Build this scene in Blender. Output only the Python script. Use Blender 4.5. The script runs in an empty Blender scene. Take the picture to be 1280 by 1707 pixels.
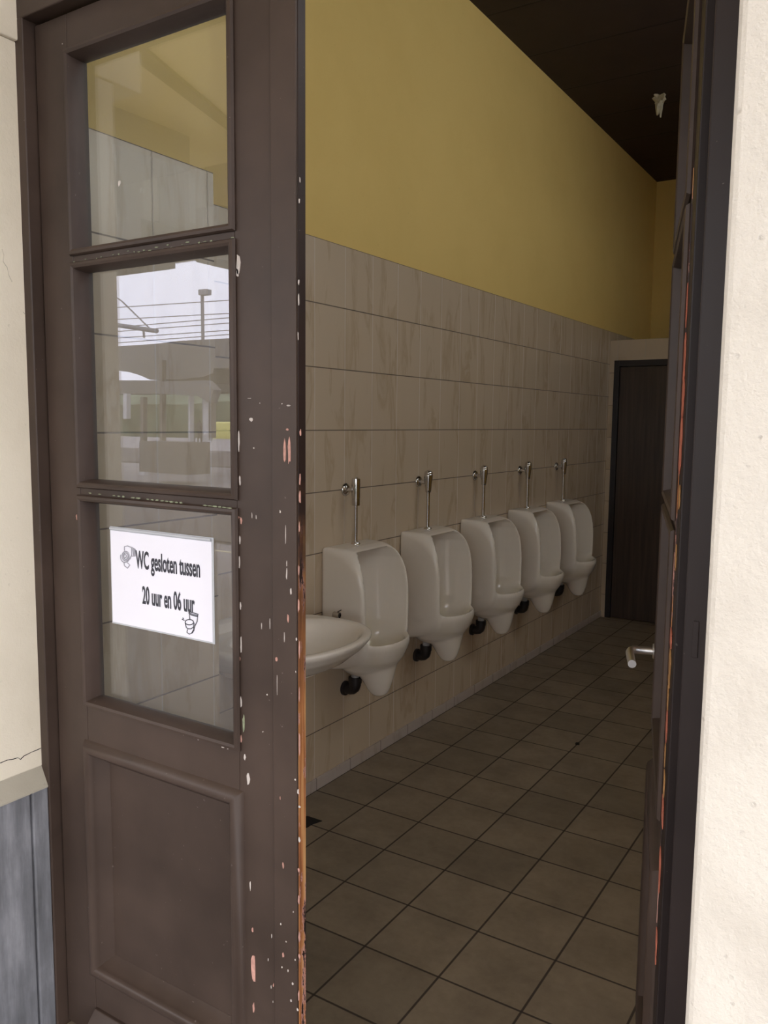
import bpy, bmesh, math, random
from mathutils import Vector, Matrix
from math import sin, cos, pi, radians
random.seed(7)
S = bpy.context.scene
COL = S.collection

# ---------------------------------------------------------------- camera
YAW, PITCH, ROLL, F = 0.5670086, -0.1085280, 0.0097616, 1367.2556
CAMZ = 1.65
def cam_axes():
    cy, sy = cos(YAW), sin(YAW)
    Fw = Vector((-sy*cos(PITCH), cy*cos(PITCH), sin(PITCH)))
    R = Vector((cy, sy, 0)); U = R.cross(Fw)
    c, s = cos(ROLL), sin(ROLL)
    return c*R + s*U, -s*R + c*U, Fw
cR, cU, cF = cam_axes()
cam_d = bpy.data.cameras.new('camera'); cam = bpy.data.objects.new('camera', cam_d); COL.objects.link(cam)
cam_d.sensor_fit = 'VERTICAL'; cam_d.sensor_height = 36.0; cam_d.lens = 36.0*F/1707.0
cam_d.clip_start = 0.05; cam_d.clip_end = 500
cam.matrix_world = Matrix(((cR.x, cU.x, -cF.x, 0), (cR.y, cU.y, -cF.y, 0), (cR.z, cU.z, -cF.z, CAMZ), (0, 0, 0, 1)))
S.camera = cam
# plane intersections used while measuring the place
def ray(px, py): return cF + cR*((px-640)/F) - cU*((py-853.5)/F)
def onY(px, py, Y): d = ray(px, py); return Vector((0, 0, CAMZ)) + d*(Y/d.y)
def onX(px, py, X): d = ray(px, py); return Vector((0, 0, CAMZ)) + d*(X/d.x)

# ---------------------------------------------------------------- view and sky
S.view_settings.view_transform = 'Standard'; S.view_settings.look = 'None'
S.view_settings.gamma = 1.0; S.view_settings.use_curve_mapping = False
S.view_settings.exposure = 0.0
W = bpy.data.worlds.new('overcast_sky'); S.world = W; W.use_nodes = True
nt = W.node_tree; nt.nodes.clear()
wo = nt.nodes.new('ShaderNodeOutputWorld'); wb = nt.nodes.new('ShaderNodeBackground')
tc = nt.nodes.new('ShaderNodeTexCoord'); nz = nt.nodes.new('ShaderNodeTexNoise'); nz.inputs['Scale'].default_value = 3
nz.inputs['Detail'].default_value = 4
cr = nt.nodes.new('ShaderNodeValToRGB')
cr.color_ramp.elements[0].color = (0.92, 0.91, 0.97, 1); cr.color_ramp.elements[1].color = (1, 0.98, 1.01, 1)
nt.links.new(tc.outputs['Generated'], nz.inputs['Vector']); nt.links.new(nz.outputs['Fac'], cr.inputs['Fac'])
nt.links.new(cr.outputs['Color'], wb.inputs['Color']); wb.inputs['Strength'].default_value = 4.5
nt.links.new(wb.outputs[0], wo.inputs[0])

# ---------------------------------------------------------------- node helpers
class NT:
    def __init__(s, name, rough=0.5, metal=0.0, spec=0.5):
        s.m = bpy.data.materials.new(name); s.m.use_nodes = True
        s.t = s.m.node_tree; s.b = s.t.nodes['Principled BSDF']
        s.b.inputs['Roughness'].default_value = rough; s.b.inputs['Metallic'].default_value = metal
        s.b.inputs['Specular IOR Level'].default_value = spec
    def n(s, typ, **k):
        x = s.t.nodes.new('ShaderNode'+typ)
        for a, v in k.items(): setattr(x, a, v)
        return x
    def l(s, a, b): s.t.links.new(a, b)
    def val(s, sock, v):
        if hasattr(v, 'links') or hasattr(v, 'is_output'): s.l(v, sock)
        else: sock.default_value = v
    def math(s, op, a, b=0.0, c=None):
        x = s.n('Math', operation=op); s.val(x.inputs[0], a); s.val(x.inputs[1], b)
        if c is not None: s.val(x.inputs[2], c)
        return x.outputs[0]
    def pos(s):
        g = s.n('NewGeometry'); x = s.n('SeparateXYZ'); s.l(g.outputs['Position'], x.inputs[0]); return g.outputs['Position'], x.outputs
    def obj(s): return s.n('TexCoord').outputs['Object']
    def noise(s, vec, scale, detail=3, rough=0.5, sc=None, rot=None):
        if sc or rot:
            mp = s.n('Mapping'); s.l(vec, mp.inputs[0])
            if sc: mp.inputs['Scale'].default_value = sc
            if rot: mp.inputs['Rotation'].default_value = rot
            vec = mp.outputs[0]
        x = s.n('TexNoise'); x.inputs['Scale'].default_value = scale; x.inputs['Detail'].default_value = detail
        x.inputs['Roughness'].default_value = rough; s.l(vec, x.inputs['Vector']); return x.outputs['Fac']
    def ramp(s, fac, stops):
        r = s.n('ValToRGB'); e = r.color_ramp.elements
        e[0].position, e[0].color = stops[0][0], (*stops[0][1], 1)
        e[1].position, e[1].color = stops[-1][0], (*stops[-1][1], 1)
        for p, c in stops[1:-1]:
            q = e.new(p); q.color = (*c, 1)
        s.l(fac, r.inputs[0]); return r.outputs['Color']
    def step(s, v, a, b):
        m = s.n('MapRange'); s.val(m.inputs['Value'], v); m.inputs['From Min'].default_value = a; m.inputs['From Max'].default_value = b
        return m.outputs['Result']
    def mix(s, f, a, b, mode='MIX'):
        x = s.n('Mix', data_type='RGBA', blend_type=mode); s.val(x.inputs[0], f)
        for sock, v in ((x.inputs[6], a), (x.inputs[7], b)):
            if isinstance(v, tuple): sock.default_value = (*v, 1)
            else: s.l(v, sock)
        return x.outputs[2]
    def color(s, c):
        if isinstance(c, tuple): s.b.inputs['Base Color'].default_value = (*c, 1)
        else: s.l(c, s.b.inputs['Base Color'])
    def rough(s, v): s.val(s.b.inputs['Roughness'], v)
    def bump(s, h, strength=0.3, dist=0.002):
        x = s.n('Bump'); x.inputs['Strength'].default_value = strength; x.inputs['Distance'].default_value = dist
        s.l(h, x.inputs['Height']); s.l(x.outputs[0], s.b.inputs['Normal'])

def plain(name, col, rough=0.5, metal=0.0, var=0.08, scale=8, bump=0.0):
    t = NT(name, rough, metal); o = t.obj(); n = t.noise(o, scale, 4)
    lo = tuple(c*(1-var) for c in col); hi = tuple(min(1, c*(1+var)) for c in col)
    t.color(t.ramp(n, [(0.3, lo), (0.7, hi)]))
    if bump: t.bump(t.noise(o, scale*8, 3), bump, 0.001)
    return t.m

def plaster(name, col, dirt, bumpd=0.004, rough=0.85, scale=1.0, dirtamt=0.5):
    t = NT(name, rough); P, x = t.pos()
    n1 = t.noise(P, 2.2*scale, 5, 0.6); n2 = t.noise(P, 28*scale, 6, 0.65); n3 = t.noise(P, 130*scale, 3, 0.6)
    c = t.mix(t.math('MULTIPLY', t.step(n1, 0.42, 0.72), dirtamt), col, dirt)
    # small pitted spots
    v = t.n('TexVoronoi'); v.inputs['Scale'].default_value = 45*scale; t.l(P, v.inputs['Vector'])
    sp = t.math('MULTIPLY', t.math('SUBTRACT', 1, t.step(v.outputs['Distance'], 0.10, 0.22)), t.step(n2, 0.55, 0.66))
    c = t.mix(t.math('MULTIPLY', sp, 0.45*dirtamt), c, tuple(k*0.45 for k in dirt))
    t.color(c)
    h = t.math('ADD', t.math('MULTIPLY', n2, 0.7), t.math('MULTIPLY', n3, 0.3))
    t.bump(t.math('SUBTRACT', h, t.math('MULTIPLY', sp, 0.3)), 0.5, bumpd)
    return t.m

def tiles(name, ua, va, su, sv, ou, ov, body, vein, gu, gv, wu, wv, rough, floor=False, ior=0.5):
    t = NT(name, rough, 0, ior); P, x = t.pos()
    u = t.math('DIVIDE', t.math('SUBTRACT', x[ua], ou), su); v = t.math('DIVIDE', t.math('SUBTRACT', x[va], ov), sv)
    def line(q, w, s):
        f = t.math('FRACT', q); d = t.math('MINIMUM', f, t.math('SUBTRACT', 1, f))
        return t.math('SUBTRACT', 1, t.step(d, w/s*0.5, w/s*0.9))
    lu, lv = line(u, wu, su), line(v, wv, sv)
    ci = t.n('CombineXYZ'); t.l(t.math('FLOOR', u), ci.inputs[0]); t.l(t.math('FLOOR', v), ci.inputs[1])
    wn = t.n('TexWhiteNoise', noise_dimensions='3D'); t.l(ci.outputs[0], wn.inputs['Vector'])
    off = t.n('VectorMath', operation='SCALE'); t.l(wn.outputs['Color'], off.inputs[0]); off.inputs['Scale'].default_value = 0.0 if floor else 9.0
    ad = t.n('VectorMath', operation='ADD'); t.l(P, ad.inputs[0]); t.l(off.outputs[0], ad.inputs[1])
    if floor:
        n = t.noise(ad.outputs[0], 5, 6, 0.65); n2 = t.noise(ad.outputs[0], 34, 4, 0.6)
        c = t.ramp(t.math('ADD', t.math('MULTIPLY', n, 0.75), t.math('MULTIPLY', n2, 0.25)), [(0.35, vein), (0.62, body)])
        c = t.mix(t.math('MULTIPLY', t.math('SUBTRACT', wn.outputs['Value'], 0.5), 0.5), c, (0.03, 0.028, 0.02))
    else:
        rot = (0, radians(0), 0)
        mp = t.n('Mapping'); t.l(ad.outputs[0], mp.inputs[0])
        mp.inputs['Rotation'].default_value = (radians(-24), 0, 0); mp.inputs['Scale'].default_value = (1, 9, 2.0)
        nn = t.n('TexNoise'); nn.inputs['Scale'].default_value = 1.0; nn.inputs['Detail'].default_value = 5
        nn.inputs['Roughness'].default_value = 0.55; nn.inputs['Distortion'].default_value = 0.6; t.l(mp.outputs[0], nn.inputs['Vector'])
        c = t.ramp(nn.outputs['Fac'], [(0.28, tuple(b*1.02 for b in body)), (0.53, body), (0.60, vein), (0.64, tuple(b*0.96 for b in body)), (0.72, body)])
        c = t.mix(t.math('MULTIPLY', t.step(t.noise(P, 1.6, 3), 0.45, 0.75), 0.18), c, (0.42, 0.33, 0.18))
    c = t.mix(t.math('MULTIPLY', lu, 0.9 if floor else 0.55), c, gu); c = t.mix(t.math('MULTIPLY', lv, 0.9), c, gv)
    t.color(c)
    g = t.math('MAXIMUM', lu, lv)
    if floor: t.rough(t.math('ADD', t.math('MULTIPLY', g, 0.4), t.math('MULTIPLY_ADD', t.noise(P, 9, 4), 0.25, rough-0.1)))
    else: t.rough(t.math('MULTIPLY_ADD', g, 0.5, rough))
    t.bump(t.math('SUBTRACT', t.math('MULTIPLY', t.noise(P, 12, 2), 0.12), g), 0.35, 0.0012)
    return t.m

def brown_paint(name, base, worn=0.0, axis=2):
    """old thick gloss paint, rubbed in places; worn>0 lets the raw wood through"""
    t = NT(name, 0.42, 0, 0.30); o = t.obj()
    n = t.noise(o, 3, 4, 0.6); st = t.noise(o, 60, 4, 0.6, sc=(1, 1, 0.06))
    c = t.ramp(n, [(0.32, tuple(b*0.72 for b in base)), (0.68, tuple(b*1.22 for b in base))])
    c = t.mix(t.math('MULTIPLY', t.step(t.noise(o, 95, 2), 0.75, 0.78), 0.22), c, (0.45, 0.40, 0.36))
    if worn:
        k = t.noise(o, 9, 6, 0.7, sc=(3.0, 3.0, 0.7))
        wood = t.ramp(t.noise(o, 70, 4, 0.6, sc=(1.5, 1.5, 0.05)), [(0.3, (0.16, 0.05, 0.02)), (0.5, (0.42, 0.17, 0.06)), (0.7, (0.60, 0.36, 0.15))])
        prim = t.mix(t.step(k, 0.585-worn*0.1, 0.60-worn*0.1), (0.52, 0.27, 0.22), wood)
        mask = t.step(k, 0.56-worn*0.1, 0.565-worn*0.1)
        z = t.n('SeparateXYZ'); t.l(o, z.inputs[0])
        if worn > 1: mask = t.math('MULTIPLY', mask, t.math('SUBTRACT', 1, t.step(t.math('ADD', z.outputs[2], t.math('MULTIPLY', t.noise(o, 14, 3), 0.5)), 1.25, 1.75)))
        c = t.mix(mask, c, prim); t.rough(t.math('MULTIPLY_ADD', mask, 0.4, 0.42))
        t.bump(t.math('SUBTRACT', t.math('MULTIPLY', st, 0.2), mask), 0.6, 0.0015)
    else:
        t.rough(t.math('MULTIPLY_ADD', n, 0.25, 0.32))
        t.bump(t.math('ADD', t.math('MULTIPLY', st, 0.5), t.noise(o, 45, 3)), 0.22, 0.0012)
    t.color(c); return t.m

def ceramic(name, col, stain=0.0):
    t = NT(name, 0.12); o = t.obj(); c = t.ramp(t.noise(o, 3, 3), [(0.3, tuple(k*0.96 for k in col)), (0.7, col)])
    if stain:
        x = t.n('SeparateXYZ'); t.l(o, x.inputs[0])
        zz = t.math('SUBTRACT', 1, t.step(x.outputs[2], 0.62, 0.80))
        inn = t.math('SUBTRACT', 1, t.step(t.math('ABSOLUTE', x.outputs[1]), 0.08, 0.16))
        fr = t.math('MULTIPLY', t.step(x.outputs[2], 0.56, 0.60), t.math('SUBTRACT', 1, t.step(x.outputs[0], 0.24, 0.28)))
        c = t.mix(t.math('MULTIPLY', t.math('MULTIPLY', zz, inn), t.math('MULTIPLY', fr, stain)), c, (0.60, 0.52, 0.28))
    t.color(c); t.rough(t.math('MULTIPLY_ADD', t.noise(o, 30, 3), 0.12, 0.06))
    t.b.inputs['Coat Weight'].default_value = 0.3; return t.m

def glass_mat(name, f0=0.10, tint=(0.93, 0.95, 0.93), dust=0.03):
    m = bpy.data.materials.new(name); m.use_nodes = True; t = m.node_tree; t.nodes.clear()
    N = lambda k, **a: [setattr(x, p, v) for x in [t.nodes.new('ShaderNode'+k)] for p, v in a.items()] and x or t.nodes.new('ShaderNode'+k)
    def N(k, **a):
        x = t.nodes.new('ShaderNode'+k)
        for p, v in a.items(): setattr(x, p, v)
        return x
    g = N('NewGeometry'); d = N('VectorMath', operation='DOT_PRODUCT')
    t.links.new(g.outputs['Incoming'], d.inputs[0]); t.links.new(g.outputs['Normal'], d.inputs[1])
    def M(op, a, b):
        x = N('Math', operation=op)
        for i, v in enumerate((a, b)):
            if isinstance(v, (int, float)): x.inputs[i].default_value = v
            else: t.links.new(v, x.inputs[i])
        return x.outputs[0]
    c = M('ABSOLUTE', d.outputs['Value'], 0); p = M('POWER', M('SUBTRACT', 1, c), 5)
    f = M('ADD', M('MULTIPLY', p, 1-f0), f0)
    tr = N('BsdfTransparent'); tr.inputs[0].default_value = (*tint, 1)
    gl = N('BsdfGlossy'); gl.inputs['Roughness'].default_value = 0.0; gl.inputs[0].default_value = (0.84, 0.85, 0.98, 1)
    df = N('BsdfDiffuse'); df.inputs[0].default_value = (0.55, 0.53, 0.5, 1)
    m1 = N('MixShader'); t.links.new(f, m1.inputs[0]); t.links.new(tr.outputs[0], m1.inputs[1]); t.links.new(gl.outputs[0], m1.inputs[2])
    tcx = N('TexCoord'); nn = N('TexNoise'); nn.inputs['Scale'].default_value = 4; nn.inputs['Detail'].default_value = 5
    t.links.new(tcx.outputs['Object'], nn.inputs['Vector'])
    m2 = N('MixShader'); t.links.new(M('MULTIPLY', nn.outputs['Fac'], dust*2), m2.inputs[0])
    t.links.new(m1.outputs[0], m2.inputs[1]); t.links.new(df.outputs[0], m2.inputs[2])
    o = N('OutputMaterial'); t.links.new(m2.outputs[0], o.inputs[0]); return m

BROWN = (0.058, 0.039, 0.030)
M = {}
M['brown'] = brown_paint('brown_gloss_paint', BROWN)
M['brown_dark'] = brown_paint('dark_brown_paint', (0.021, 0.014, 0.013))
M['brown_worn'] = brown_paint('worn_brown_paint', (0.075, 0.05, 0.048), worn=0.8)
M['edge'] = brown_paint('worn_door_edge', (0.03, 0.018, 0.015), worn=1.4)
M['chip'] = plain('bare_primer', (0.55, 0.50, 0.46), 0.8, var=0.1, scale=60)
M['chip_pink'] = plain('pink_primer', (0.48, 0.26, 0.21), 0.8, var=0.25, scale=60)
M['chip_green'] = plain('old_green_paint', (0.24, 0.27, 0.17), 0.7, var=0.3, scale=60)
M['chip_orange'] = plain('red_lead_primer', (0.50, 0.15, 0.09), 0.8, var=0.25, scale=40)
M['glass'] = glass_mat('window_glass')
M['plaster_l'] = plaster('reveal_plaster', (0.76, 0.70, 0.57), (0.58, 0.52, 0.40), dirtamt=0.6)
M['plaster_r'] = plaster('facade_plaster', (0.74, 0.70, 0.62), (0.50, 0.45, 0.38), bumpd=0.011, dirtamt=0.7)
M['ledge'] = plaster('ledge_stone', (0.40, 0.37, 0.30), (0.3, 0.28, 0.22), dirtamt=0.8)
M['yellow'] = plaster('yellow_wall_paint', (0.82, 0.59, 0.20), (0.72, 0.50, 0.15), bumpd=0.0015, scale=1, dirtamt=0.35)
TB, TV = (0.59, 0.475, 0.35), (0.51, 0.395, 0.27)
M['tile_x'] = tiles('marbled_wall_tiles', 1, 2, .2231, .2688, 2.821, 2.4208, TB, TV, (.62, .56, .5), (.10, .07, .05), .004, .0035, .22)
M['tile_y'] = tiles('marbled_partition_tiles', 0, 2, .2231, .2688, -2.09, 2.35, TB, TV, (.45, .40, .35), (.2, .16, .13), .004, .003, .22)
M['floor'] = tiles('brown_floor_tiles', 0, 1, .2659, .2659, -1.8797, 2.295, (0.33, 0.265, 0.19), (0.22, 0.175, 0.125), (.04, .028, .022), (.04, .028, .022), .005, .005, .42, floor=True)
M['skirt'] = tiles('skirting_tiles', 1, 2, .2659, .5, 2.295, -0.4, (.50, .43, .39), (.42, .35, .3), (.1, .08, .07), (.1, .08, .07), .004, .001, .3)
M['ceramic'] = ceramic('white_vitreous_china', (0.86, 0.79, 0.70), 0.6)
M['basin'] = ceramic('white_basin_china', (0.86, 0.79, 0.70))
t = NT('chrome', 0.16, 1.0); o = t.obj(); t.color((0.62, 0.60, 0.58)); t.rough(t.math('MULTIPLY_ADD', t.noise(o, 40, 3), 0.2, 0.08)); M['chrome'] = t.m
t = NT('satin_aluminium', 0.33, 1.0); t.color((0.80, 0.79, 0.78)); M['alu'] = t.m
M['black_pvc'] = plain('black_pipe_plastic', (0.018, 0.014, 0.014), 0.45)
M['grey_pvc'] = plain('pale_spigot', (0.45, 0.43, 0.42), 0.5)
# ceiling panels
t = NT('dark_ceiling_panels', 0.7); P, x = t.pos()
def gl(q, o_, s_):
    f = t.math('FRACT', t.math('DIVIDE', t.math('SUBTRACT', q, o_), s_)); d = t.math('MINIMUM', f, t.math('SUBTRACT', 1, f))
    return t.math('SUBTRACT', 1, t.step(d, 0.008, 0.016))
g_ = t.math('MAXIMUM', gl(x[0], 0.1, 1.2), gl(x[1], 0.2, .6))
t.color(t.mix(g_, t.ramp(t.noise(P, 6, 3), [(0.3, (0.026, 0.014, 0.014)), (0.7, (0.034, 0.019, 0.018))]), (0.006, 0.003, 0.003)))
t.bump(t.math('SUBTRACT', 1, g_), 0.5, 0.004); M['ceiling'] = t.m
# dark laminate of the far door
t = NT('dark_wood_laminate', 0.4); o = t.obj()
t.color(t.ramp(t.noise(o, 14, 5, 0.6, sc=(3, 3, 0.12)), [(0.3, (0.035, 0.022, 0.016)), (0.7, (0.075, 0.048, 0.034))])); M['laminate'] = t.m
M['door_frame'] = plain('black_brown_door_frame', (0.018, 0.013, 0.014), 0.4)
# bluestone plinth
t = NT('weathered_bluestone', 0.7); P, x = t.pos()
st = t.noise(P, 7, 6, 0.65, sc=(2.5, 2.5, 0.35)); bl = t.noise(P, 3.0, 5, 0.6)
c = t.ramp(t.math('ADD', t.math('MULTIPLY', st, 0.6), t.math('MULTIPLY', bl, 0.4)), [(0.32, (0.07, 0.072, 0.075)), (0.5, (0.165, 0.17, 0.185)), (0.66, (0.32, 0.325, 0.35))])
t.color(c); t.bump(t.noise(P, 40, 5, 0.6), 0.35, 0.003); M['bluestone'] = t.m
M['paper'] = plain('white_paper', (0.86, 0.86, 0.94), 0.6, var=0.01)
M['sleeve'] = plain('clear_sleeve_edge', (0.50, 0.52, 0.55), 0.25, var=0.05)
M['ink'] = plain('black_ink', (0.045, 0.045, 0.06), 0.7)
M['ink_grey'] = plain('grey_ink', (0.33, 0.33, 0.37), 0.7)
M['tissue'] = plain('stained_tissue', (0.60, 0.55, 0.42), 0.9, var=0.2, scale=30)
M['void'] = plain('open_drain', (0.008, 0.007, 0.006), 0.9)
M['soffit'] = plaster('cream_soffit', (0.80, 0.66, 0.40), (0.7, 0.57, 0.36), dirtamt=0.4)
M['beam'] = plain('grey_brown_steel', (0.13, 0.115, 0.10), 0.6)
M['fascia'] = plain('grey_fascia', (0.16, 0.155, 0.16), 0.6, var=0.15, scale=1)
M['fascia_l'] = plain('pale_panel', (0.30, 0.29, 0.26), 0.6)
M['concrete'] = plain('platform_concrete', (0.27, 0.25, 0.24), 0.85, var=0.2, scale=1.2)
M['ballast'] = plain('track_ballast', (0.13, 0.115, 0.105), 0.95, var=0.35, scale=10)
M['yline'] = plain('pale_yellow_line', (0.62, 0.56, 0.36), 0.8)
M['roof2'] = plain('platform_roof', (0.15, 0.145, 0.14), 0.7, var=0.2, scale=0.6)
M['column'] = plain('white_column', (0.50, 0.50, 0.50), 0.6)
M['hedge'] = plain('green_embankment', (0.13, 0.16, 0.10), 0.95, var=0.5, scale=0.4)
M['train'] = plain('yellow_train_body', (0.66, 0.62, 0.16), 0.4)
M['darkglass'] = plain('dark_window', (0.05, 0.055, 0.06), 0.3)
M['steel'] = plain('galvanised_steel', (0.22, 0.22, 0.24), 0.6)
M['orange'] = plain('orange_lid', (0.55, 0.20, 0.10), 0.6)
M['dark'] = plain('dark_clothing', (0.05, 0.05, 0.055), 0.9)
M['skin'] = plain('skin', (0.45, 0.3, 0.24), 0.7)

# ---------------------------------------------------------------- mesh helpers
class MB:
    def __init__(s): s.bm = bmesh.new(); s.mi = 0
    def box(s, a, b):
        x0, y0, z0 = [min(p, q) for p, q in zip(a, b)]; x1, y1, z1 = [max(p, q) for p, q in zip(a, b)]
        v = [s.bm.verts.new(p) for p in ((x0,y0,z0),(x1,y0,z0),(x1,y1,z0),(x0,y1,z0),(x0,y0,z1),(x1,y0,z1),(x1,y1,z1),(x0,y1,z1))]
        for f in ((0,3,2,1),(4,5,6,7),(0,1,5,4),(1,2,6,5),(2,3,7,6),(3,0,4,7)):
            s.bm.faces.new([v[i] for i in f]).material_index = s.mi
        return s
    def loft(s, rings, cap=True):
        R = [[s.bm.verts.new(p) for p in r] for r in rings]; n = len(R[0])
        for a, b in zip(R, R[1:]):
            for i in range(n): s.bm.faces.new((a[i], a[(i+1) % n], b[(i+1) % n], b[i])).material_index = s.mi
        if cap:
            s.bm.faces.new(R[0][::-1]).material_index = s.mi; s.bm.faces.new(R[-1]).material_index = s.mi
        return s
    def lathe(s, prof, axis='Z', c=(0, 0, 0), n=28):
        rings = []
        for r, h in prof:
            ring = []
            for i in range(n):
                a = 2*pi*i/n; p = (r*cos(a), r*sin(a), h)
                if axis == 'X': p = (h, r*cos(a), r*sin(a))
                if axis == 'Y': p = (r*sin(a), h, r*cos(a))
                ring.append((p[0]+c[0], p[1]+c[1], p[2]+c[2]))
            rings.append(ring)
        return s.loft(rings)
    def tube(s, pts, r, n=16):
        P = [Vector(p) for p in pts]; rings = []; up = None
        for i, p in enumerate(P):
            d = (P[min(i+1, len(P)-1)] - P[max(i-1, 0)]).normalized()
            if up is None:
                up = Vector((0, 0, 1)) if abs(d.z) < 0.9 else Vector((1, 0, 0))
            a = d.cross(up).normalized(); b = d.cross(a).normalized(); up = -b if False else a.cross(d)
            rr = r[i] if isinstance(r, (list, tuple)) else r
            rings.append([p + a*rr*cos(2*pi*k/n) + b*rr*sin(2*pi*k/n) for k in range(n)])
        return s.loft(rings)
    def prism(s, poly, d0, d1, fn):
        """poly 2-D outline extruded between d0 and d1; fn maps (a,b,d) to a point"""
        return s.loft([[fn(a, b, d0) for a, b in poly], [fn(a, b, d1) for a, b in poly]])
    def done(s, name, mat, parent=None, bevel=0, smooth=False, sub=0, loc=None, seg=2):
        bmesh.ops.recalc_face_normals(s.bm, faces=s.bm.faces)
        me = bpy.data.meshes.new(name); s.bm.to_mesh(me); s.bm.free()
        for m_ in (mat if isinstance(mat, (list, tuple)) else [mat]): me.materials.append(m_)
        o = bpy.data.objects.new(name, me); COL.objects.link(o)
        if parent: o.parent = parent
        if loc: o.location = loc
        if bevel:
            b = o.modifiers.new('bevel', 'BEVEL'); b.width = bevel; b.segments = seg; b.limit_method = 'ANGLE'; b.angle_limit = radians(40)
        if sub:
            q = o.modifiers.new('sub', 'SUBSURF'); q.levels = sub; q.render_levels = sub
        if smooth:
            for p in me.polygons: p.use_smooth = True
            if not sub:
                a = o.modifiers.new('wn', 'WEIGHTED_NORMAL') if bevel else None
                me.set_sharp_from_angle(angle=radians(38))
        return o
def tag(o, label, cat, group=None, kind=None):
    o['label'] = label; o['category'] = cat
    if group: o['group'] = group
    if kind: o['kind'] = kind
    return o
def empty(name, loc=(0, 0, 0), rz=0.0):
    o = bpy.data.objects.new(name, None); COL.objects.link(o); o.location = loc; o.rotation_euler = (0, 0, rz)
    o.empty_display_size = 0.1; return o
def structure(o, label, cat='building part'): return tag(o, label, cat, kind='structure')
def copy_tree(o, parent=None):
    c = o.copy(); COL.objects.link(c)
    if parent: c.parent = parent
    for ch in list(o.children): copy_tree(ch, c)
    return c

# ================================================================= SETTING
DY = 1.30            # outer face of the closed leaf
FY = 1.12            # facade plane
XW, XL, XR = -2.1533, -1.87, -0.211
PX = -1.89           # face of the pier just inside the door
CZ = 3.92
ox, oy = Matrix, None
# floor (interior tiles), with a threshold stone outside
mb = MB().box((XW-.05, DY-.02, -.12), (0.9, 8.6, 0)); structure(mb.done('floor', M['floor']), 'square brown ceramic tiled floor running back to the dark door', 'floor')
mb = MB().box((XL-.02, .95, -.10), (XR+.02, DY-.02, 0.012)); structure(mb.done('trim_1', M['bluestone'], bevel=.006), 'worn bluestone threshold under the double door', 'threshold')
# left (urinal) wall: yellow paint above, tile cladding below
mb = MB(); mb.box((XW-.25, 1.6, 0), (XW-.004, 8.1, CZ)); mb.mi = 1; mb.box((XW-.004, 1.954, 0), (XW, 8.1, 2.4208))
structure(mb.done('wall_left', [M['yellow'], M['tile_x']]), 'left wall, yellow paint above beige marbled tiles, behind the urinals', 'wall')
mb = MB(); mb.box((XW-.25, DY+.045, 0), (PX-.004, 1.950, CZ)); mb.mi = 1; mb.box((PX-.004, DY+.045, 0), (PX, 1.950, 2.4208)); mb.box((XW, 1.950, 0), (PX, 1.954, 2.4208))
structure(mb.done('wall_pier', [M['yellow'], M['tile_x']]), 'tiled pier seen through the glass just inside the closed door leaf', 'wall')
# far wall, right wall, front wall inside
mb = MB().box((XW-.3, 8.10, 0), (0.9, 8.3, CZ)); structure(mb.done('wall_back', M['yellow']), 'yellow wall far back above the tiled cubicle front', 'wall')
wy0, wy1, wz0, wz1 = 1.5, 5.7, 2.80, 3.84  # strip window added out of view, sized to brighten the yellow wall
mb = MB(); mb.box((0.75, DY, 0), (0.95, 8.3, wz0)); mb.box((0.75, DY, wz1), (0.95, 8.3, CZ)); mb.box((0.75, DY, wz0), (0.95, wy0, wz1)); mb.box((0.75, wy1, wz0), (0.95, 8.3, wz1)); structure(mb.done('wall_right', M['yellow']), 'yellow painted wall on the right of the room, behind the open leaf', 'wall')
win = empty('added_window_1', (.85, (wy0+wy1)/2, wz0)); structure(win, 'unseen strip window added high in the right wall to brighten the room', 'window')
mb = MB(); hl_ = (wy1-wy0)/2; hz = wz1-wz0
for a, b_ in (((-.03, -hl_, 0), (.03, hl_, .05)), ((-.03, -hl_, hz-.05), (.03, hl_, hz)), ((-.03, -hl_, .05), (.03, -hl_+.05, hz-.05)), ((-.03, hl_-.05, .05), (.03, hl_, hz-.05)), ((-.03, -.02, .05), (.03, .02, hz-.05))): mb.box(a, b_)
mb.done('window_frame', M['brown'], win, bevel=.003)
MB().box((-.002, -hl_+.04, .04), (.002, hl_-.04, hz-.04)).done('window_pane', M['glass'], win)
mb = MB().box((XW-.3, DY-.1, CZ), (1.0, 8.4, CZ+.1)); structure(mb.done('ceiling', M['ceiling']), 'very dark brown panelled ceiling with thin joints', 'ceiling')
# facade masonry around the opening (front Y=FY, back at the room)
mb = MB(); mb.box((XR, FY, 0), (3.2, DY+.05, 6.2)); mb.box((XR+.06, DY+.05, 0), (3.2, DY+.12, 6.2))
structure(mb.done('wall_front_right', M['plaster_r'], bevel=.012, seg=3), 'bright rough cream plaster wall right of the doorway', 'wall')
ZP = 0.742
FL = 1.105
mb = MB(); mb.box((-7.5, FL, ZP), (XL, DY+.045, 2.55))
structure(mb.done('wall_front_left', M['plaster_l'], bevel=.004), 'cracked cream plaster of the left door reveal', 'wall')
mb = MB(); mb.box((-7.5, 1.016, 2.55), (XL+.010, DY+.044, 3.45)); mb.box((-7.5, FY-.045, 3.45), (3.2, DY+.12, 6.2))
structure(mb.done('wall_front_upper', M['plaster_l'], bevel=.004), 'slightly projecting plaster block at the top of the left reveal', 'wall')
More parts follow.
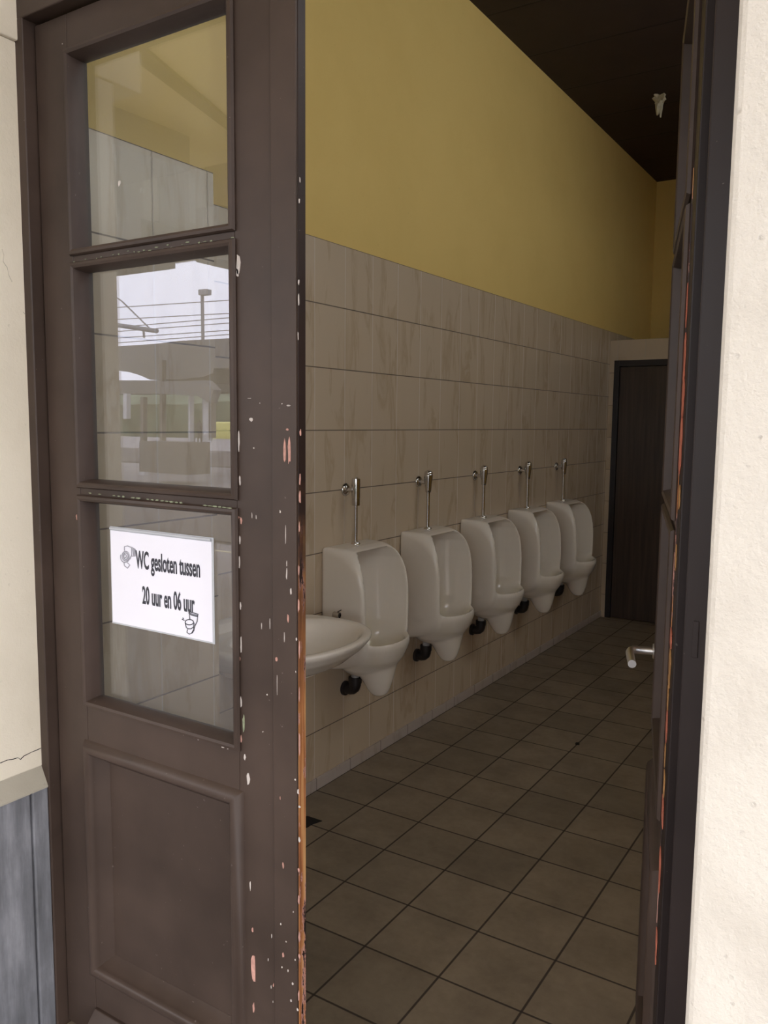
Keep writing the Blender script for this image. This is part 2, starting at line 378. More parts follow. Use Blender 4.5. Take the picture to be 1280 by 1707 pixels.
# ledge + bluestone plinth of the left reveal
def ledge_pt(a, b, d): return (XL+a, d, ZP+b)
mb = MB(); mb.prism([(-.1, .006), (-.004, .006), (0.0, -.002), (.024, -.048), (.024, -.052), (-.1, -.052)], FL-.02, DY-.030, ledge_pt)
structure(mb.done('trim_2', M['ledge']), 'sloping stone ledge capping the grey plinth of the left reveal', 'ledge')
mb = MB(); y0 = 1.2215
mb.box((XL-.3, y0+.0025, 0), (XL+.024, DY-.030, ZP-.050)); mb.box((-7.5, FY-.02, 0), (XL+.022, y0-.0025, ZP-.052)); mb.box((-7.5, FY, 0), (XL+.012, y0+.01, ZP-.052))
structure(mb.done('wall_plinth', M['bluestone'], bevel=.004), 'blue-grey weathered stone plinth at the foot of the left reveal', 'plinth')
mb = MB(); pts = []
# crack lines in the plaster above the plinth
def crack(pix, w=.0011):
    mbk = MB(); P = [onX(px, py, XL+.0003) for px, py in pix]
    rp = []
    for i, p in enumerate(P):
        k = w*(0.4+random.random()); rp.append((p, k))
    for (p, a), (q, b) in zip(rp, rp[1:]):
        v = [mbk.bm.verts.new((XL+.0012, p.y, p.z+a)), mbk.bm.verts.new((XL+.0012, q.y, q.z+b)), mbk.bm.verts.new((XL+.0012, q.y, q.z-b)), mbk.bm.verts.new((XL+.0012, p.y, p.z-a))]
        u = [mbk.bm.verts.new((XL-.002, w_.co.y, w_.co.z)) for w_ in v]
        mbk.bm.faces.new(v); mbk.bm.faces.new(u[::-1])
        for i in range(4): mbk.bm.faces.new((v[i], v[(i+1) % 4], u[(i+1) % 4], u[i]))
    return mbk
ck = crack([(0, 1272), (12, 1267), (20, 1266), (30, 1263), (34, 1266), (40, 1260), (52, 1254), (62, 1250), (70, 1246), (82, 1240)])
cp = [([(3, 415), (6, 425), (5, 436), (12, 446), (14, 458), (20, 470)], 'faint crack in the left reveal plaster, beside the top pane'), ([(38, 520), (42, 524), (43, 532), (46, 538), (46, 552)], 'short faint crack in the left reveal plaster, beside the middle pane')]
for pix, lb in cp: tag(crack(pix, .0006).done('plaster_crack', M['ledge']), lb, 'crack', 'faint cracks in the left reveal')
tag(ck.done('plaster_crack', M['void']), 'thin dark crack in the plaster just above the stone ledge', 'crack')

# door frame: jambs and transom in brown paint
fr = empty('trim_3', ((XL+XR)/2, DY, 0)); structure(fr, 'dark brown wooden frame around the double door', 'door frame')
def fpart(name, boxes, mat='brown', bev=.003):
    mb = MB()
    for a, b in boxes: mb.box(tuple(Vector(a)-fr.location), tuple(Vector(b)-fr.location))
    return mb.done(name, M[mat], fr, bevel=bev)
fpart('jamb', [((XL-.01, DY-.030, 0), (XL+.028, DY+.05, 2.60)), ((XL+.020, DY+.012, 0), (XL+.034, DY+.05, 2.60))])
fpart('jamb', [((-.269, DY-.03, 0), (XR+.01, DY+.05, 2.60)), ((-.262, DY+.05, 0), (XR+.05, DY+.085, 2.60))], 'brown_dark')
fpart('transom', [((XL+.003, DY-.030, 2.597), (XR-.003, DY+.06, 2.70))])
fpart('top_rail', [((XL+.003, DY-.02, 3.40), (XR-.003, DY+.06, 3.47))])
for a in (XL, -1.05, XR-.05): fpart('mullion', [((a+.004, DY-.02, 2.70), (a+.046, DY+.06, 3.40))])
mb = MB().box((XL+.02-fr.location.x, .02, 2.70), (XR-.02-fr.location.x, .024, 3.40)); mb.done('added_fanlight_glass', M['glass'], fr)  # unseen fanlight above the transom, added to let more daylight into the room
# strike plate on the right jamb
mb = MB(); a = onY(1159, 1035, DY-.03); b = onY(1167, 1098, DY-.03)
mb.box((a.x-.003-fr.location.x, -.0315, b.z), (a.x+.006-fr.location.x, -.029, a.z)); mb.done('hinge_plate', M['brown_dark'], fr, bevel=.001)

# ================================================================= DOOR LEAVES
def ring_mould(mb, x0, x1, z0, z1, prof, sg):
    rings = []
    for ins, d in prof:
        rings.append([(sg*(x0+ins), d, z0+ins), (sg*(x1-ins), d, z0+ins), (sg*(x1-ins), d, z1-ins), (sg*(x0+ins), d, z1-ins)])
    n = len(rings); V = [[mb.bm.verts.new(p) for p in r] for r in rings]
    for k in range(n):
        a, b = V[k], V[(k+1) % n]
        for i in range(4): mb.bm.faces.new((a[i], a[(i+1) % 4], b[(i+1) % 4], b[i]))
BEAD = [(-.004, .001), (-.006, -.004), (-.003, -.010), (.003, -.012), (.0085, -.009), (.011, -.001), (.0135, .010), (.015, .030), (.015, .035), (.012, .045), (0, .045)]
BOLE = [(-.013, .001), (-.011, -.002), (-.002, -.015), (.004, -.018), (.013, -.017), (.020, -.012), (.0225, -.004), (.026, .004), (.048, .027), (.048, .032), (0, .045)]
ZO = [(2.0447, 2.503), (1.4884, 2.018), (.9335, 1.4606)]
ZPAN = (.205, .8248)
def make_leaf(name, loc, rz, sg, hs, ow, ls, right):
    root = empty(name, loc, rz); W_ = hs+ow+ls; T = .045
    br = M['brown']; x0, x1 = hs, hs+ow
    def b(nm, ax, bx, za, zb, d0=0, d1=T, mat=br, bev=.0025, par=root):
        return MB().box((sg*ax, d0, za), (sg*bx, d1, zb)).done(nm, mat, par, bevel=bev)
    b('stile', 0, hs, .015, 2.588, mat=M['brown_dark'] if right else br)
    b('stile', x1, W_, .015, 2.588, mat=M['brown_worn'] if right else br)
    rails = [(.015, ZPAN[0]), (ZPAN[1], ZO[2][0]), (2.503, 2.588)]
    for za, zb in rails: b('rail', x0, x1, za, zb)
    for za, zb in ((ZO[2][1], ZO[1][0]), (ZO[1][1], ZO[0][0])): b('glazing_bar', x0, x1, za, zb)
    for za, zb in ZO:
        mb = MB(); ring_mould(mb, x0, x1, za, zb, BEAD, sg); mb.done('glazing_moulding', br, root, smooth=True)
        g = MB().box((sg*(x0+.010), .0305, za+.010), (sg*(x1-.010), .0345, zb-.010)).done('window_pane', M['glass'], root)
    mb = MB(); ring_mould(mb, x0, x1, ZPAN[0], ZPAN[1], BOLE, sg); mb.done('panel_moulding', M['brown'], root, smooth=True)
    b('panel', x0+.02, x1-.02, ZPAN[0]+.02, ZPAN[1]-.02, .0275, .040, bev=0)
    # weather board at the foot
    mb = MB(); fn = lambda a_, b_, d: (sg*d, a_, b_)
    mb.prism([(.002, .105), (-.008, .105), (-.034, .075), (-.036, .035), (-.030, .028), (.002, .028)], x0+.004, x1+.01, fn)
    mb.done('weather_board', br, root, bevel=.002)
    return root
LH = -1.836
left = make_leaf('door_1', (LH, DY, 0), 0, 1, -1.717-LH, .517+.0, .165-.02, False)
left.name = 'door_1'; structure(left, 'closed brown door leaf with three panes and a paper notice, peeling paint', 'door')
W1 = -1.055-LH
MB().box((-1.098-LH, -.006, .015), (-1.034-LH, .001, 2.588)).done('meeting_astragal', M['brown'], left, bevel=.002)
MB().box((-1.058-LH, .0005, .015), (-1.033-LH, .024, 2.588)).done('worn_edge', M['edge'], left, bevel=.001)
BETA = radians(15.5)
hx = -.475+.63*sin(BETA); hy = 1.99-.63*cos(BETA)
right = make_leaf('door_2', (hx, hy, 0), math.atan2(-cos(BETA), sin(BETA)), -1, .113, .517, .118, True)
structure(right, 'open brown door leaf seen nearly edge-on, lever handle on its far stile', 'door')
# right leaf: worn strip on hinge stile, lock plate and lever
MB().box((-.1035, -.0012, .05), (-.1130, .001, 2.08)).done('peeled_edge', brown_paint('peeling_red_primer', (.05, .034, .032), worn=0.35), right)
def edge_chips(name, mat, lst):
    mb = MB()
    for y0_, y1_, xa, xb in lst:
        z1_, z0_ = onY(1150, y0_, 1.47).z, onY(1150, y1_, 1.47).z; n = 7; L, Rr = [], []
        for i in range(n+1):
            z_ = z0_+(z1_-z0_)*i/n; k = .25 if i in (0, n) else random.uniform(.6, 1.1); m_ = (xa+xb)/2; h_ = (xb-xa)/2*k
            L.append((m_-h_, z_)); Rr.append((m_+h_, z_))
        mb.prism(L+Rr[::-1], -.0020, -.0008, lambda a, b_, d: (-a, d, b_))
    return mb.done(name, mat, right)
edge_chips('red_primer_patch', M['chip_orange'], [(470, 545, .085, .1125), (555, 640, .06, .1125), (632, 700, .035, .1125), (690, 790, .04, .1125), (1050, 1085, .06, .112), (1190, 1245, .065, .112), (1335, 1385, .05, .112), (1425, 1500, .06, .112), (1560, 1620, .06, .10)])
edge_chips('bare_wood_patch', plain('bare_orange_wood', (.42, .22, .08), .7, var=.4, scale=40), [(806, 845, .015, .055), (905, 948, .04, .075), (1085, 1150, .05, .1125), (1150, 1190, .07, .1125), (1290, 1335, .055, .105), (1250, 1290, .08, .112)])
edge_chips('pale_primer_patch', M['chip_pink'], [(480, 560, .108, .1135), (700, 780, .109, .1135), (925, 1000, .104, .113), (1480, 1560, .09, .110)])
xs = .63+.055
lp = MB().box((-xs-.026, -.004, .918), (-xs+.026, .001, 1.150)).done('lock_plate', M['alu'], right, bevel=.002)
hd = MB(); pts = [(-xs, -.004, 1.092), (-xs, -.030, 1.092), (-xs, -.052, 1.092), (-xs+.003, -.060, 1.092), (-xs+.010, -.066, 1.091), (-xs+.022, -.068, 1.090), (-xs+.06, -.066, 1.088), (-xs+.115, -.062, 1.087)]
hd.tube(pts, .0098, 18); hd.done('lever_handle', M['alu'], lp, smooth=True)
MB().lathe([(.017, -.010), (.019, -.008), (.019, 0)], 'Y', (-xs, -.004, 1.092)).done('handle_rose', M['alu'], lp, smooth=True)
MB().lathe([(.009, -.003), (.009, 0)], 'Y', (-xs, -.004, .985)).done('lock_cylinder', M['chrome'], lp, smooth=True)

# ---- flakes of peeled paint on the closed leaf (thin irregular chips where the photo shows them)
def chips(name, mat, lst, parent, Yp, depth=.0006):
    mb = MB()
    for (px, py, w, h) in lst:
        c = onY(px, py, Yp); s = c.y/F*1.18
        n = 9; rings = []
        sc = [0.6+0.6*random.random() for _ in range(n)]
        for d in (-depth, .0004):
            rings.append([(c.x+w*.5*s*sc[i]*cos(2*pi*i/n)-parent.location.x, Yp+d-parent.location.y, c.z+h*.5*s*sc[i]*sin(2*pi*i/n)) for i in range(n)])
        mb.loft(rings)
    return mb.done(name, mat, parent)
FYc = DY-.0005
chips('peeled_paint_chip', M['chip'], [(418, 699, 9, 8), (199, 305, 9, 14)], left, FYc)
AY = DY-.0062
chips('peeled_paint_chip', M['chip'], [(397, 438, 10, 38), (396, 455, 6, 18), (398, 738, 4, 42), (400, 800, 4, 18), (399, 935, 4, 26), (400, 900, 3, 18), (401, 1010, 4, 14), (402, 1075, 4, 30), (402, 1170, 4, 22), (408, 1262, 6, 16), (414, 1298, 8, 26), (433, 672, 2, 2), (423, 747, 3, 3), (450, 1040, 1.6, 22), (436, 1043, 1.4, 12), (438, 1220, 3, 3), (445, 1158, 3, 3), (416, 664, 9, 1.2), (104, 73, 3, 3), (420, 860, 1.2, 12), (427, 862, 1.2, 10), (417, 1475, 3, 22), (452, 1645, 2, 8), (455, 1670, 2, 6), (447, 1600, 2, 8), (453, 1560, 2, 10)], left, FYc)
chips('peeled_paint_chip', M['chip'], [(481, 676, 9, 3), (470, 673, 3, 3), (476, 893, 1.6, 40), (478, 958, 3, 22), (478, 940, 2, 14), (485, 985, 4, 14), (467, 853, 3, 6), (474, 1062, 1.5, 18), (492, 1300, 4, 4), (497, 1320, 4, 12), (499, 1345, 6, 5), (499, 1400, 5, 10), (498, 470, 3, 12), (498, 500, 3, 22), (497, 560, 2, 14), (500, 300, 2, 10), (499, 335, 3, 8), (462, 1140, 1.3, 40), (488, 1640, 4, 6), (480, 1618, 3, 6), (470, 1612, 3, 4), (485, 1668, 4, 5), (496, 1683, 5, 6), (492, 1600, 3, 5), (477, 1570, 3, 3), (489, 1520, 2, 4), (468, 1540, 3, 6), (494, 1065, 3, 6), (493, 1120, 2, 4)], left, AY)
chips('bare_primer_patch', M['chip_pink'], [(474, 752, 7, 40), (482, 752, 7, 50), (479, 716, 6, 6), (480, 1030, 5, 16), (461, 1099, 5, 12), (472, 1443, 4, 16), (472, 1592, 5, 10), (501, 722, 4, 14), (500, 800, 3, 30), (500, 830, 4, 24), (499, 880, 3, 24), (498, 950, 4, 18), (498, 1010, 5, 26), (499, 1080, 3, 40), (499, 1160, 3, 30), (499, 1240, 4, 40), (498, 1450, 5, 8), (498, 1500, 4, 24), (499, 1560, 4, 22), (499, 1594, 5, 10), (498, 1660, 3, 24), (467, 1330, 1.5, 8)], left, AY)
chips('bare_primer_patch', M['chip_pink'], [(128, 862, 5, 12), (397, 862, 6, 6), (402, 868, 5, 14), (399, 1098, 6, 14), (402, 1232, 4, 22), (422, 1612, 12, 78), (421, 1550, 4, 12), (423, 1680, 6, 22), (144, 1162, 4, 12), (456, 1642, 3, 8)], left, FYc)
chips('old_green_patch', M['chip_green'], [(406, 1205, 5, 38)], left, FYc)
BY = DY-.009
rnd = [(125+9*i+random.uniform(-2, 2), 434-1.35*i+random.uniform(-3, 4), random.uniform(3, 12), random.uniform(1.5, 3.5)) for i in range(30)]
chips('peeled_paint_chip', M['chip_green'], [r for r in rnd if random.random() < .6], left, DY-.0008)
chips('peeled_paint_chip', M['chip_green'], [(150+8*i, 822+0.85*i, random.uniform(8, 16), random.uniform(2, 4)) for i in range(30) if random.random() < .7], left, BY)
chips('peeled_paint_chip', M['chip'], [(150+8.2*i, 1175+2.62*i, random.uniform(3, 9), random.uniform(1.5, 3)) for i in range(30) if random.random() < .4], left, DY-.0085)

# ================================================================= FAR PARTITION AND DOOR
PY = 6.88; dx0, dx1, dz = -2.117, -1.20, 2.183
mb = MB(); mb.box((XW, PY, 0), (dx0, PY+.05, 2.35)); mb.box((dx0, PY, dz), (dx1, PY+.05, 2.35)); mb.box((dx1, PY, 0), (0.75, PY+.05, 2.35))
structure(mb.done('wall_partition', M['tile_y']), 'beige tiled cubicle front across the far end of the room', 'wall')
d3 = empty('door_3', (dx0, PY+.01, 0)); structure(d3, 'dark brown flush door at the far end of the room', 'door')
mb = MB(); w = dx1-dx0; mb.box((0, -.012, 0), (.045, .05, dz)); mb.box((w-.045, -.012, 0), (w, .05, dz)); mb.box((.045, -.012, dz-.05), (w-.045, .05, dz)); mb.done('door_frame', M['door_frame'], d3, bevel=.002)
MB().box((.048, .006, .006), (w-.048, .036, dz-.053)).done('door_panel', M['laminate'], d3, bevel=.002)
mb = MB(); mb.tube([(w-.10, .006, 1.05), (w-.10, -.035, 1.05), (w-.11, -.045, 1.05), (w-.21, -.045, 1.05)], .009, 12); mb.done('lever_handle', M['alu'], d3, smooth=True)
# skirting of cut tiles
mb = MB().box((XW, 1.954, 0), (XW+.008, PY, .055)); structure(mb.done('baseboard_left', M['skirt'], bevel=.002), 'low row of cut tiles along the foot of the urinal wall', 'skirting')

# ================================================================= URINALS
def sect(cx, cy, a, b, z, p=2.0, n=40, front=None):
    r = []
    for i in range(n):
        t_ = 2*pi*i/n; c, s_ = cos(t_), sin(t_)
        r.append((cx+a*math.copysign(abs(c)**(2/p), c), cy+b*math.copysign(abs(s_)**(2/p), s_), z))
    return r
def rrect(hw, z0, z1, rt, x, rb=.02, n=8, cut=0.0):
    pts = []
    def arc(cy, cz, r, a0, a1):
        for i in range(n+1):
            a = a0+(a1-a0)*i/n; pts.append((x, cy+r*cos(a), cz+r*sin(a)))
    arc(hw-rt, z1-rt, rt, 0, pi/2); arc(-hw+rt, z1-rt, rt, pi/2, pi)
    arc(-hw+rb, z0+rb, rb, pi, 1.5*pi); arc(hw-rb, z0+rb, rb, 1.5*pi, 2*pi)
    return pts
def bake(o):
    dg = bpy.context.evaluated_depsgraph_get(); me = bpy.data.meshes.new_from_object(o.evaluated_get(dg))
    o.modifiers.clear(); old = o.data; o.data = me; bpy.data.meshes.remove(old); return o
def urinal_body():
    mb = MB()
    mb.loft([rrect(.180, .545, 1.100, .012, 0.0, .03), rrect(.182, .550, 1.100, .025, .06, .04), rrect(.186, .560, 1.098, .040, .11, .05), rrect(.190, .568, 1.090, .055, .145, .06), rrect(.193, .578, 1.074, .066, .178, .065),
             rrect(.194, .592, 1.048, .072, .203, .07), rrect(.193, .607, 1.010, .075, .221, .075), rrect(.190, .625, .958, .078, .232, .08), rrect(.183, .645, .90, .080, .237, .085)])
    # bowl bulging forward
    mb.loft([sect(.11, 0, .02, .03, .505), sect(.125, 0, .095, .10, .520), sect(.13, 0, .130, .140, .550), sect(.135, 0, .155, .168, .595, 2.2), sect(.135, 0, .172, .184, .635, 2.2), sect(.135, 0, .180, .192, .662, 2.2), sect(.135, 0, .178, .193, .676, 2.2), sect(.135, 0, .166, .192, .692, 2.3), sect(.13, 0, .137, .190, .718, 2.5), sect(.12, 0, .115, .185, .76, 2.8)])
    # chin
    mb.loft([sect(.198, 0, .020, .024, .418), sect(.196, 0, .034, .038, .424), sect(.192, 0, .050, .052, .445), sect(.186, 0, .068, .072, .485), sect(.176, 0, .086, .100, .53), sect(.165, 0, .104, .130, .575), sect(.155, 0, .108, .14, .62)])
    mb.loft([sect(.10, 0, .05, .06, .505), sect(.10, 0, .09, .10, .56)])
    o = mb.done('urinal_body', M['ceramic'])
    r = o.modifiers.new('r', 'REMESH'); r.mode = 'VOXEL'; r.voxel_size = .0055
    s_ = o.modifiers.new('s', 'SMOOTH'); s_.iterations = 6; s_.factor = .5
    bake(o)
    cv = MB()
    cv.loft([sect(.14, 0, .03, .035, .560), sect(.15, 0, .07, .080, .570), sect(.155, 0, .100, .120, .595), sect(.157, 0, .116, .145, .630, 2.2), sect(.158, 0, .123, .157, .658, 2.3),
             sect(.162, 0, .126, .162, .676, 2.3), sect(.18, 0, .143, .166, .695, 2.4), sect(.25, 0, .208, .170, .725, 2.8), sect(.30, 0, .255, .173, .78, 3.4), sect(.30, 0, .258, .175, .88, 3.6),
             sect(.30, 0, .258, .173, .97, 3.6), sect(.30, 0, .254, .168, 1.03, 3.4), sect(.30, 0, .244, .156, 1.066, 3.2), sect(.30, 0, .225, .138, 1.084, 3.0)])
    c = cv.done('cut', M['ceramic'])
    b = o.modifiers.new('b', 'BOOLEAN'); b.operation = 'DIFFERENCE'; b.object = c; b.solver = 'EXACT'
    r = o.modifiers.new('r', 'REMESH'); r.mode = 'VOXEL'; r.voxel_size = .0045
    s_ = o.modifiers.new('s', 'SMOOTH'); s_.iterations = 9; s_.factor = .5
    bake(o); bpy.data.objects.remove(c)
    for p in o.data.polygons: p.use_smooth = True
    if not o.data.materials: o.data.materials.append(M['ceramic'])
    return o
UY = [3.05+.6635*i for i in range(5)]
u0 = empty('urinal', (XW, UY[0], 0)); ub = urinal_body(); ub.parent = u0
MB().lathe([(.019, .455), (.019, .535)], 'Z', (.062, 0, 0)).done('outlet_spigot', M['grey_pvc'], u0, smooth=True)
tr = MB(); tr.tube([(.062, 0, .475), (.062, 0, .452), (.062, 0, .440), (.058, 0, .426), (.048, 0, .417), (.036, 0, .414), (.004, 0, .414)], [.028, .028, .0275, .0265, .0255, .025, .025], 20)
tr.lathe([(.031, .450), (.031, .478)], 'Z', (.062, 0, 0)); tr.lathe([(.034, .0), (.034, .012), (.028, .016)], 'X', (.001, 0, .414)); tr.done('waste_elbow', M['black_pvc'], u0, smooth=True)
MB().lathe([(.022, .583), (.022, .586), (.010, .588)], 'Z', (.14, 0, -.017)).done('drain_grate', M['chrome'], ub, smooth=True)
ul = ['nearest white urinal, beside the washbasin, under the straight cylindrical flush valve', 'second white urinal from the washbasin, in the row on the tiled wall',
      'middle white urinal of the five on the tiled wall', 'fourth white urinal from the washbasin, next to the last', 'last white urinal of the row, nearest the dark far door']
for i, y in enumerate(UY):
    u = u0 if i == 0 else copy_tree(u0)
    u.location = (XW, y, 0); tag(u, ul[i], 'urinal', 'urinals along the left wall')

# ---- flush valves
def flush(straight):
    r = empty('flush_valve', (XW, 0, 0)); z = 1.345; t_ = .060
    MB().lathe([(.030, 0), (.030, .003), (.026, .009), (.014, .013), (.012, .014)], 'X', (0, 0, z)).done('wall_rose', M['chrome'], r, smooth=True)
    MB().lathe([(.011, .010), (.011, .050)], 'X', (0, 0, z)).done('inlet_pipe', M['chrome'], r, smooth=True)
    if straight:
        vbod = MB().lathe([(.0135, -.070), (.0175, -.069), (.0182, -.064), (.0182, -.040), (.0172, -.039), (.0172, -.037), (.0190, -.036), (.0190, .049), (.0185, .052), (.014, .0545), (.010, .055)], 'Z', (t_, 0, z)).done('valve_body', M['chrome'], r, smooth=True)
        MB().lathe([(.006, 0), (.006, .0035), (.004, .005)], 'Z', (t_, 0, z+.0535)).done('push_button', M['chrome'], vbod, smooth=True)
    else:
        vbod = MB().lathe([(.011, -.055), (.0145, -.050), (.0155, -.040), (.0185, -.012), (.0215, .015), (.0228, .032), (.0222, .040), (.0206, .0425), (.0212, .044), (.0200, .052), (.015, .058), (.007, .0605)], 'Z', (t_, 0, z)).done('valve_body', M['chrome'], r, smooth=True)
        MB().lathe([(.007, 0), (.007, .003), (.004, .0045)], 'Z', (t_, 0, z+.059)).done('push_button', M['chrome'], vbod, smooth=True)
    MB().lathe([(.0076 if straight else .0092, 1.104), (.0076 if straight else .0092, z-.048)], 'Z', (t_, 0, 0)).done('flush_pipe', M['chrome'], r, smooth=True)
    MB().lathe([(.021, 1.0985), (.021, 1.102), (.018, 1.107), (.010, 1.110)], 'Z', (t_, 0, 0)).done('pipe_collar', M['chrome'], r, smooth=True)
    return r
va, vb = flush(True), flush(False)
vl = ['straight cylindrical chrome flush valve above the nearest urinal', 'bulb-shaped chrome flush valve above the second urinal from the washbasin', 'bulb-shaped chrome flush valve above the middle urinal',
      'bulb-shaped chrome flush valve above the fourth urinal', 'bulb-shaped chrome flush valve above the last urinal by the far door']
for i, y in enumerate(UY):
    v = va if i == 0 else vb if i == 1 else copy_tree(vb)
    v.location = (XW, y, 0); tag(v, vl[i], 'flush valve', 'flush valves on the left wall')

# ================================================================= WASHBASIN
wbz = .862
bs = empty('washbasin', (XW, 2.335, 0)); tag(bs, 'white oval washbasin on the left wall, half hidden by the closed door leaf', 'washbasin')
def bsec(f, hw, z, back=0.0, n=56, p=2.25):
    """D outline: flat at the wall, rounded in front"""
    r = []
    for i in range(n):
        a = 2*pi*i/n; c, s_ = cos(a), sin(a)
        X = f*.50 + f*.50*math.copysign(abs(c)**(2/p), c) if c >= 0 else f*.50 + (f*.50-back)*math.copysign(abs(c)**(2/3.6), c)
        r.append((X, hw*math.copysign(abs(s_)**(2/p), s_), z))
    return r
def blend(secs): return secs
mb = MB()
mb.loft([bsec(.20, .09, .675), bsec(.27, .13, .690), bsec(.36, .19, .720), bsec(.45, .255, .765), bsec(.505, .300, .810), bsec(.530, .322, .840), bsec(.535, .327, .853), bsec(.530, .324, .860), bsec(.518, .316, wbz)])
o = mb.done('basin_bowl', M['basin'])
cv = MB()
def osec(cx, a, b, z, p=2.2): return sect(cx, 0, a, b, z, p, 48)
cv.loft([osec(.27, .05, .06, .715), osec(.275, .12, .15, .735), osec(.285, .17, .215, .78), osec(.29, .193, .250, .825), osec(.292, .202, .262, .848), osec(.292, .212, .274, .858), osec(.292, .225, .288, .870)])
c = cv.done('cut', M['basin'])
b = o.modifiers.new('b', 'BOOLEAN'); b.operation = 'DIFFERENCE'; b.object = c; b.solver = 'EXACT'
r = o.modifiers.new('r', 'REMESH'); r.mode = 'VOXEL'; r.voxel_size = .0055
s_ = o.modifiers.new('s', 'SMOOTH'); s_.iterations = 9; s_.factor = .5
bake(o); bpy.data.objects.remove(c); o.parent = bs
for p in o.data.polygons: p.use_smooth = True
if not o.data.materials: o.data.materials.append(M['basin'])
mb = MB(); mb.loft([bsec(.045, .25, .855), bsec(.042, .25, .895), bsec(.03, .245, .902)]); mb.done('back_upstand', M['basin'], bs, smooth=True)
mb = MB(); mb.tube([(.27, 0, .69), (.27, 0, .60), (.27, 0, .50), (.24, 0, .46), (.21, 0, .50), (.18, 0, .53), (.0, 0, .53)], .022, 16); mb.done('waste_trap', M['black_pvc'], bs, smooth=True)
mb = MB(); mb.tube([(.07, 0, .895), (.07, 0, .96), (.09, 0, .985), (.14, 0, .985), (.16, 0, .965)], .011, 14); mb.lathe([(.022, .858), (.022, .90), (.015, .905)], 'Z', (.07, 0, 0)); mb.done('tap', M['chrome'], bs, smooth=True)
# overflow ring / stop valve between basin and first urinal
pv = onX(566, 1026, XW+.13)
sv = empty('stop_valve', pv); tag(sv, 'small dark ring-shaped fitting between the washbasin and the nearest urinal', 'valve')
MB().lathe([(.014, -.03), (.014, .0), (.011, .0), (.011, -.028)], 'X', (0, 0, 0)).done('ring', M['chrome'], sv, smooth=True)
MB().box((-.02, -.004, -.008), (-.002, .004, .008)).done('screw', M['black_pvc'], sv, bevel=.001)
mb = MB(); mb.tube([(-.005, -.008, .016), (-.005, .018, .020)], .0022, 8); mb.done('lever', M['black_pvc'], sv)
sv.parent = None

# ================================================================= SMALL THINGS
def blob(name, mat, c, r, n=14, flat=1, squ=.45, seed=1):
    rr = random.Random(seed); mb = MB(); rings = []
    for j in range(9):
        t_ = -pi/2+pi*j/8; ring = []
        for i in range(n):
            a = 2*pi*i/n; k = r*(1-squ+squ*2*rr.random())
            ring.append((c[0]+k*cos(t_)*cos(a), c[1]+k*cos(t_)*sin(a), c[2]+k*flat*sin(t_)))
        rings.append(ring)
    mb.loft(rings); return mb
tz = onY(1101, 158, 6.027)
mb = blob('x', None, (0, 0, -.025), .040, flat=.8, seed=4)
mb.tube([(-.01, 0, -.03), (-.012, 0, -.08), (-.018, .005, -.13)], [.028, .022, .008], 9)
mb.tube([(.005, 0, -.06), (.008, 0, -.10), (.006, .0, -.15)], [.015, .010, .003], 7)
for v in mb.bm.verts: v.co += Vector((random.uniform(-.004, .004), random.uniform(-.004, .004), random.uniform(-.003, .003)))
o = mb.done('paper_wad', M['tissue'], loc=(tz.x, 6.027, CZ)); tag(o, 'torn scrap of wet tissue stuck to the dark ceiling', 'tissue')
# broken tile corner / drain in the floor near the door
def fpt(px, py):
    d = ray(px, py); t_ = -CAMZ/d.z; return (d.x*t_, d.y*t_)
q = [fpt(513, 1361), fpt(537, 1369), fpt(520, 1375), fpt(512, 1380), fpt(494, 1384), fpt(490, 1364)]
mb = MB(); mb.prism(q, .0004, .0024, lambda a, b_, d: (a, b_, d)); tag(mb.done('floor_hole', M['void']), 'dark broken corner in the floor tiles beside the closed leaf', 'floor hole')
q = fpt(962, 1242); mb = blob('x', None, (q[0], q[1], .007), .011, flat=.5, seed=9); tag(mb.done('floor_crumb', M['void']), 'tiny dark crumb lying on a floor joint', 'crumb')

# ---- notice on the lower pane
nY = DY+.0285
sx0, sx1, sz0, sz1 = -1.644, -1.304, 1.150, 1.388
no = empty('paper_notice', ((sx0+sx1)/2, nY, sz0)); tag(no, 'white paper notice WC gesloten tussen 20 uur en 06 uur taped on the lowest pane', 'notice')
lx = lambda x_: x_-(sx0+sx1)/2
MB().box((lx(sx0)-.003, .0003, -.004), (lx(sx1)+.006, .0016, sz1-sz0+.002)).done('plastic_sleeve', M['sleeve'], no)
MB().box((lx(sx0), -.0004, 0), (lx(sx1), .0004, sz1-sz0-.008)).done('sheet', M['paper'], no)
MB().tube([(lx(sx0), -.001, sz1-sz0-.003), (lx(sx1), -.001, sz1-sz0-.003)], .0035, 10).done('folded_edge', M['sleeve'], no, smooth=True)
def text(s_, name, xa, xb, zc, h, bold=.021, mat=M['ink']):
    cu = bpy.data.curves.new(name, 'FONT'); cu.body = s_; cu.size = 1; cu.offset = bold; cu.extrude = .0; cu.resolution_u = 4
    o = bpy.data.objects.new('tmp', cu); COL.objects.link(o)
    dg = bpy.context.evaluated_depsgraph_get(); me = bpy.data.meshes.new_from_object(o.evaluated_get(dg)); bpy.data.objects.remove(o)
    xs_ = [v.co.x for v in me.vertices]; x0, x1 = min(xs_), max(xs_)
    for v in me.vertices:
        u_ = (v.co.x-x0)/(x1-x0)
        v.co = Vector((xa+(xb-xa)*u_, 0, zc+h*v.co.y))
    me.materials.clear(); me.materials.append(mat)
    t_ = bpy.data.objects.new(name, me); COL.objects.link(t_); t_.parent = no; t_.location = (0, -.0012, 0)
    so = t_.modifiers.new('s', 'SOLIDIFY'); so.thickness = .0004; so.offset = 0
    return t_
def np_(px, py):
    p = onY(px, py, nY); return (lx(p.x), p.z-sz0)
a = np_(227, 944); b = np_(334, 960)
text('WC gesloten tussen', 'lettering', a[0], b[0], (np_(230, 944)[1]+np_(330, 958)[1])/2-.004, .060)
